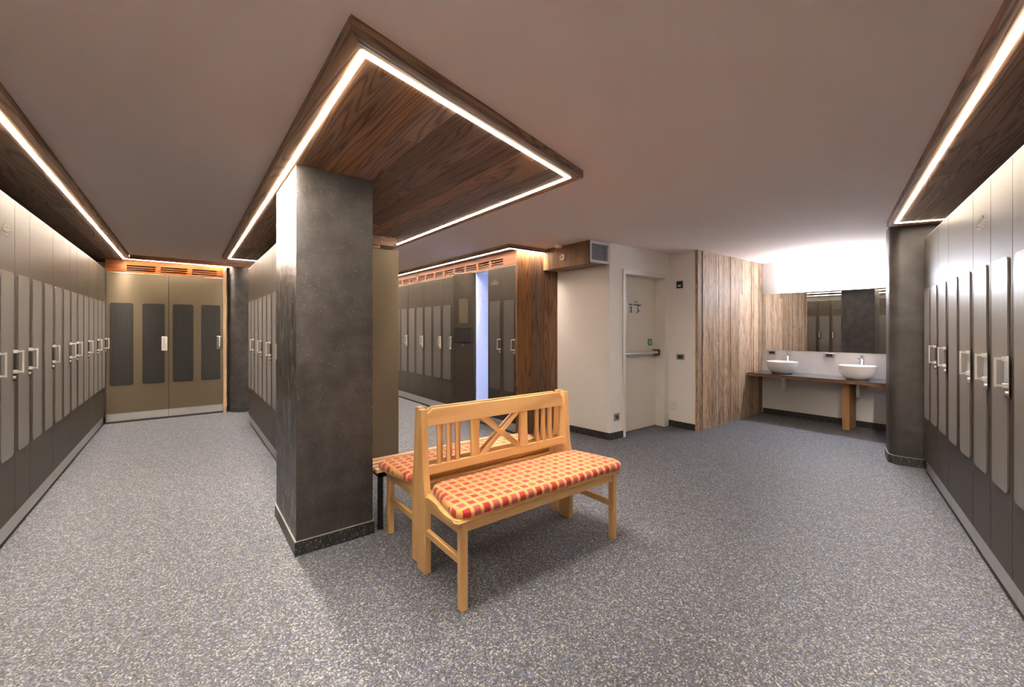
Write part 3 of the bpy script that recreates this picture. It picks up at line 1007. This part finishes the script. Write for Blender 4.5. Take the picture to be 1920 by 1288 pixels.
for k in (0, .030):
    x = 5.192 - 4.436 + k
    extrude_poly(bm, [(x, .1328, 1.165), (x + .011, .1328, 1.165), (x + .031, .1328, 1.1925), (x + .011, .1328, 1.22), (x, .1328, 1.22), (x + .018, .1328, 1.1925)], (0, .0008, 0))
obj('arrows', bm, M['signw'], gs)

# ------------------------------------------------------------------ wall plates
def plate(name, label, cat, plane, c, z, w_, h, frame, ins, n_mod=1, shape='socket'):
    """plane 'x': plate on a wall facing -X at x=c[0]; plane 'y': facing -Y"""
    rz = -PI / 2 if plane == 'x' else 0
    t = thing(name, label, cat, (c[0], c[1], z), rz)
    bm = B(); box(bm, -w_ / 2, w_ / 2, -.009, 0, -h / 2, h / 2, .002, 1); obj('cover', bm, M[frame], t)
    bm = B(); box(bm, -w_ * .30, w_ * .30, -.0105, -.008, -h * .27, h * .27); p = obj('insert', bm, M[ins], t)
    bm = B()
    if shape == 'socket':
        for k in range(n_mod):
            cx = (k - (n_mod - 1) / 2) * (w_ * .6 / n_mod)
            for dz in (-.011, 0, .011):
                tube(bm, [(cx, -.0108, dz), (cx, -.0118, dz)], .0028, 8)
        obj('contact_holes', bm, M['black'], p)
    elif shape == 'rocker':
        box(bm, -w_ * .26, -.001, -.0125, -.010, -h * .22, h * .22); box(bm, .001, w_ * .26, -.0125, -.010, -h * .22, h * .22)
        obj('rocker', bm, M[ins], p)
    elif shape == 'lamp':
        pts = [(.5 * w_ * .55 * math.cos(a), -.0108, -.004 + .5 * w_ * .55 * math.sin(a)) for a in [PI + PI * k / 12 for k in range(13)]]
        extrude_poly(bm, pts, (0, -.004, 0)); obj('lens', bm, M['pvc'], p)
    return t
plate('wall_sensor', 'small black square sensor high on the narrow white wall', 'sensor', 'x', (5.474, 3.226), 1.998, .095, .10, 'blackp', 'blackp', shape='lamp')
plate('light_switch', 'grey framed wall switch at mid height beside the exit door', 'switch', 'x', (5.474, 3.214), .990, .115, .080, 'grey', 'blackp', shape='rocker')
plate('wall_socket', 'white blank wall plate low on the narrow white wall', 'wall plate', 'x', (5.474, 3.328), .292, .10, .115, 'framew', 'framew', shape='none')
plate('wall_socket', 'grey framed wall socket low on the wall left of exit door', 'socket', 'y', (4.305, 3.399), .273, .105, .092, 'grey', 'blackp', 1)
plate('wall_socket', 'steel framed wall socket over the left basin', 'socket', 'x', (7.519, 2.816), .995, .135, .070, 'alu', 'blackp', 3)
plate('wall_socket', 'steel framed wall socket on the splashback between the two basins', 'socket', 'x', (7.519, 2.05), .988, .135, .070, 'alu', 'blackp', 3)

# ------------------------------------------------------------------ basins area
ct = thing('washbasin_counter', 'dark topped wooden counter carrying two white basins', 'counter', (6.945, 2.96, 0))
bo = Boards(); bo.box(0, .573, -2.3, 0, .652, .688, v=1.0); bo.build('wood_slab', M['oak_y'], ct)
bm = B(); box(bm, -.003, .573, -2.3, 0, .6885, .698); obj('worktop', bm, M['counter'], ct)
bo = Boards(); bo.box(.21, .52, -1.235, -1.155, 0, .6515, v=2.0); bo.build('support_post', M['oak_z'], ct)
o = None
mir = thing('wall_mirror', 'wide frameless mirror on the wall above the two basins', 'mirror', (7.512, 2.955, 1.04))
bm = B(); box(bm, 0, .006, -2.3, 0, 0, .902); obj('glass', bm, M['mirror'], mir)

lamp = thing('wall_lamp', 'bright white bar lamp on the wall above the mirror', 'lamp', (7.515, 2.015, 2.035))
bm = B(); box(bm, -.03, 0, -.35, .35, -.025, .025, .004); obj('wall_bracket', bm, M['framew'], lamp)
bm = B(); tube(bm, [(-.075, -.48, 0), (-.075, .48, 0)], .028, 16); obj('light_tube', bm, M['sink_led'], lamp, smooth=True)
bm = B()
for y in (-.285, .285): box(bm, -.085, -.03, y - .012, y + .012, -.034, -.028); box(bm, -.036, -.030, y - .012, y + .012, -.034, -.02)
obj('clip', bm, M['chrome'], lamp)

def basin(y, label, r=.207):
    t = thing('washbasin', label, 'washbasin', (7.215, y, .698), 0, 'washbasins on the counter')
    bm = B()
    prof = [(0, 0), (.105, 0), (.125, .004), (.155, .030), (.178, .060), (.194, .095), (.203, .130), (.207, .170), (.2075, .182), (.205, .1855), (.200, .1855), (.1965, .182),
            (.192, .150), (.180, .105), (.155, .062), (.110, .030), (.05, .018), (0, .016)]
    lathe(bm, prof, seg=64, cap=False)
    obj('bowl', bm, M['ceramic'], t, smooth=True)
    bm = B(); lathe(bm, [(0, .022), (.030, .022), (.033, .018), (.033, .014)], seg=24, cap=False); obj('drain_plug', bm, M['chrome'], t, smooth=True)
    f = thing('basin_tap', 'chrome single lever tap behind the %s' % ('left basin' if y > 2.2 else 'right basin'), 'tap', (7.455, y, .698), 0, 'taps behind the basins')
    bm = B()
    lathe(bm, [(.030, 0), (.030, .01), (.024, .014), (.0235, .27), (.0255, .275), (.0255, .30), (.020, .305), (0, .305)], seg=24)
    obj('tap_body', bm, M['chrome'], f, smooth=True)
    bm = B(); box(bm, -.150, -.01, -.017, .017, .262, .284, .006); obj('spout', bm, M['chrome'], f, smooth=True)
    bm = B(); box(bm, -.075, .02, -.014, .014, .310, .320, .004); box(bm, -.01, .01, -.01, .01, .300, .312); obj('lever', bm, M['chrome'], f, smooth=True)
    p = thing('waste_trap', 'white waste pipe with chrome valves under the %s' % ('left basin' if y > 2.2 else 'right basin'), 'pipe', (7.24, y, .652), 0, 'waste pipes under the counter')
    bm = B()
    pts = [(0, 0, 0), (0, 0, -.16)] + [(.035 - .035 * math.cos(a), 0, -.16 - .035 * math.sin(a)) for a in [PI * k / 8 for k in range(1, 9)]]
    pts += [(.07, 0, -.10)] + [(.07 + .04 - .04 * math.cos(a), 0, -.10 + .04 * math.sin(a)) for a in [PI / 2 * k / 5 for k in range(1, 6)]] + [(.278, 0, -.06)]
    tube(bm, pts, .018, 14); tube(bm, [(0, 0, -.002), (0, 0, -.03)], .03, 16); tube(bm, [(0, 0, -.10), (0, 0, -.125)], .024, 14)
    obj('trap_pipe', bm, M['pvc'], p, smooth=True)
    bm = B()
    for s in (-.10, .10):
        tube(bm, [(.278, s, -.055), (.21, s, -.055)], .011, 10); tube(bm, [(.225, s, -.055), (.225, s * 1.45, -.055)], .017, 12)
        tube(bm, [(.215, s, -.055), (.215, s, -.03), (.19, s * .6, .0)], .006, 8)
        tube(bm, [(.276, s, -.055), (.272, s, -.055)], .027, 16)
    obj('angle_valve', bm, M['chrome'], p, smooth=True)
basin(2.565, 'round white bowl basin on the counter beside the weathered boards')
basin(1.655, 'round white bowl basin on the counter nearest the rounded pillar')

# ------------------------------------------------------------------ benches
def slat_shape(cx, w0, z0, z1, waist=.72, n=14):
    l, r = [], []
    for k in range(n + 1):
        u = k / n
        ww = w0 * (waist + (1 - waist) * abs(2 * u - 1) ** 1.6) / 2 * 1.0
        z = z0 + u * (z1 - z0)
        l.append((cx - ww, z)); r.append((cx + ww, z))
    return l + r[::-1]

def make_bench(label, loc, rz, cush_label):
    t = thing('wooden_bench', label, 'bench', loc, rz, 'back to back benches')
    W = 1.195
    # local: x 0..W along the bench, y 0 front .. .50 back, z up
    for x in (0, W - .040):
        bo = Boards()
        n = len(bo.bm.faces); extrude_poly(bo.bm, [(x, 0, 0), (x, .038, 0), (x, .042, .430), (x, 0, .430)], (.040, 0, 0), .003, 2); bo.mark(n)
        bo.build('leg', M['pine_z'], t)
    prof = [(.400, 0), (.500, 0), (.500, .46), (.497, .62), (.494, .925), (.447, .925), (.440, .80), (.432, .64), (.425, .56), (.412, .50), (.400, .45)]
    for x in (0.002, W - .042):
        bo = Boards(); n = len(bo.bm.faces)
        extrude_poly(bo.bm, [(x, y, z) for y, z in prof], (.040, 0, 0), .003, 2); bo.mark(n)
        bo.build('back_post', M['pine_z'], t)
    bo = Boards(); bo.box(.04, W - .04, .006, .026, .388, .432); bo.build('long_apron', M['pine_x'], t)
    bo = Boards(); bo.box(.04, W - .04, .41, .43, .388, .432); bo.build('long_apron', M['pine_x'], t)
    for x in (.008, W - .030):
        bo = Boards(); bo.box(x, x + .022, .04, .40, .372, .432); bo.build('side_apron', M['pine_y'], t)
    for x in (.010, W - .036):
        bo = Boards(); bo.box(x, x + .024, .038, .41, .216, .254, bev=.002, seg=1); bo.build('stretcher', M['pine_y'], t)
    # seat board with waisted ends
    pts = []
    def side(sign):
        out = []
        for k in range(15):
            u = k / 14.0
            y = .012 + u * .36
            bulge = .034 - .030 * (1 / (1 + math.exp(-(u - .52) * 12)))
            out.append((bulge, y))
        return out
    lft = [(-b_, y) for b_, y in side(1)]
    rgt = [(W + b_, y) for b_, y in side(1)]
    outline = [(-.020, -.012), (W + .020, -.012)] + rgt + [(W - .002, .398), (W - .044, .398), (W - .044, .452), (.044, .452), (.044, .398), (.002, .398)] + lft[::-1]
    bo = Boards(); n = len(bo.bm.faces)
    fs = prism(bo.bm, outline, .432, .455)
    bmesh.ops.bevel(bo.bm, geom=[e for e in bo.bm.edges if abs(e.verts[0].co.z - e.verts[1].co.z) < 1e-5], offset=.008, segments=3, affect='EDGES')
    bo.mark(n)
    bo.build('seat', M['pine_x'], t, smooth=True)
    # back rails (lean with the post)
    yb = lambda z: .450 + (z - .54) * .045
    bo = Boards(); n = len(bo.bm.faces)
    extrude_poly(bo.bm, [(.042, yb(.54), .540), (W - .042, yb(.54), .540), (W - .042, yb(.59), .592), (.042, yb(.59), .592)], (0, .022, 0), .002, 1); bo.mark(n)
    bo.build('lower_rail', M['pine_x'], t)
    bo = Boards(); n = len(bo.bm.faces)
    top = [(.042, .822), (W - .042, .822), (W - .042, .885), (W - .052, .893), (W - .075, .908), (W - .09, .921), (.09, .921), (.075, .908), (.052, .893), (.042, .885)]
    extrude_poly(bo.bm, [(x, yb(z), z) for x, z in top], (0, .022, 0), .002, 1); bo.mark(n)
    bo.build('upper_rail', M['pine_x'], t)
    def flat(poly, y_off=.004, th=.014):
        bo = Boards(); n = len(bo.bm.faces)
        extrude_poly(bo.bm, [(x, yb(z) + y_off, z) for x, z in poly], (0, th, 0)); bo.mark(n)
        return bo
    for cx in (.126, .188, .250, .905, .967, 1.030):
        flat(slat_shape(cx, .026, .590, .824)).build('spindle', M['pine_z'], t)
    for cx in (.380, .780):
        flat(slat_shape(cx, .064, .590, .824, .90)).build('back_board', M['pine_z'], t)
    flat([(.412, .590), (.452, .590), (.748, .824), (.708, .824)], .004, .010).build('cross_brace', M['pine_x'], t)
    flat([(.708, .590), (.748, .590), (.452, .824), (.412, .824)], -.002, .010).build('cross_brace', M['pine_x'], t)
    for x in (.002, W - .042): pass
    # cushion: its own thing
    R = Matrix.Rotation(rz, 4, 'Z'); p = Vector(loc) + (R @ Vector((0, 0, .4565)))
    c = thing('seat_cushion', cush_label, 'cushion', p, rz, 'checked bench cushions')
    bm = B()
    n_ = 26
    def ring(inset, z):
        out = []
        cx, cy = W / 2 + .005, .195
        base = [(-.012, -.010), (W + .046, -.010)]
        L_ = []
        xs0, xs1, ys0, ys1 = -.018 + inset, W + .070 - inset, -.014 + inset, .425 - inset
        r = .075
        for (qx, qy, a0) in ((xs1 - r, ys0 + r, -90), (xs1 - r, ys1 - r, 0), (xs0 + r, ys1 - r, 90), (xs0 + r, ys0 + r, 180)):
            for k in range(8):
                a = math.radians(a0 + 90 * k / 7)
                x = qx + r * math.cos(a); y = qy + r * math.sin(a)
                if x < .2: x += .055 * max(0, min(1, (y - .10) / .22))
                if x > W - .2: x -= .050 * max(0, min(1, (y - .10) / .22))
                L_.append((x, y, z))
        return [bm.verts.new(v) for v in L_]
    rs = [ring(.010, 0), ring(.001, .004), ring(-.002, .018), ring(-.001, .030), ring(.004, .040), ring(.014, .046), ring(.035, .0495), ring(.07, .051)]
    for a, b_ in zip(rs, rs[1:]):
        m_ = len(a)
        for k in range(m_): bm.faces.new((a[k], a[(k + 1) % m_], b_[(k + 1) % m_], b_[k]))
    bm.faces.new(rs[0][::-1]); bm.faces.new(rs[-1])
    obj('cushion_cover', bm, M['cushion'], c, smooth=True)
    bm = B()
    rr = [v for v in []]
    for z in (.004,):
        xs0, xs1, ys0, ys1, r = -.014, W + .066, -.010, .421, .075
        pts = []
        for (qx, qy, a0) in ((xs1 - r, ys0 + r, -90), (xs1 - r, ys1 - r, 0), (xs0 + r, ys1 - r, 90), (xs0 + r, ys0 + r, 180)):
            for k in range(8):
                a = math.radians(a0 + 90 * k / 7)
                x = qx + r * math.cos(a); y = qy + r * math.sin(a)
                if x < .2: x += .055 * max(0, min(1, (y - .10) / .22))
                if x > W - .2: x -= .050 * max(0, min(1, (y - .10) / .22))
                pts.append((x, y, z))
        tube(bm, pts + [pts[0]], .0045, 6, cap=False)
    obj('piping', bm, M['piping'], c, smooth=True)
    return t
make_bench('honey coloured wooden bench with cross back, the front one of the pair', (1.072, 1.786, 0), 0,
           'red and orange checked cushion on the front wooden bench')
make_bench('honey coloured wooden bench with cross back, the rear one turned away', (2.288, 2.806, 0), PI,
           'red and orange checked cushion on the rear wooden bench by the pillar')

# slatted bench on black frame
sb = thing('slatted_bench', 'pale slatted bench on black metal legs behind the rear wooden bench', 'bench', (1.045, 2.862, 0))
for k in range(4):
    bo = Boards(); bo.box(0, 1.28, k * .075, k * .075 + .052, .395, .420, bev=.004); bo.build('slat', M['beech'], sb)
bm = B()
box(bm, .02, 1.26, .01, .035, .360, .3945); box(bm, .02, 1.26, .245, .27, .360, .3945)
box(bm, .02, .05, .01, .27, .360, .3945); box(bm, 1.23, 1.26, .01, .27, .360, .3945)
obj('frame', bm, M['black'], sb)
for x in (.02, 1.23):
    for y in (.01, .24):
        bm = B(); box(bm, x, x + .03, y, y + .03, 0.012, .360); lg = obj('leg', bm, M['black'], sb)
        bm = B(); box(bm, x - .003, x + .033, y - .003, y + .033, 0, .012); obj('foot_cap', bm, M['blackp'], lg)
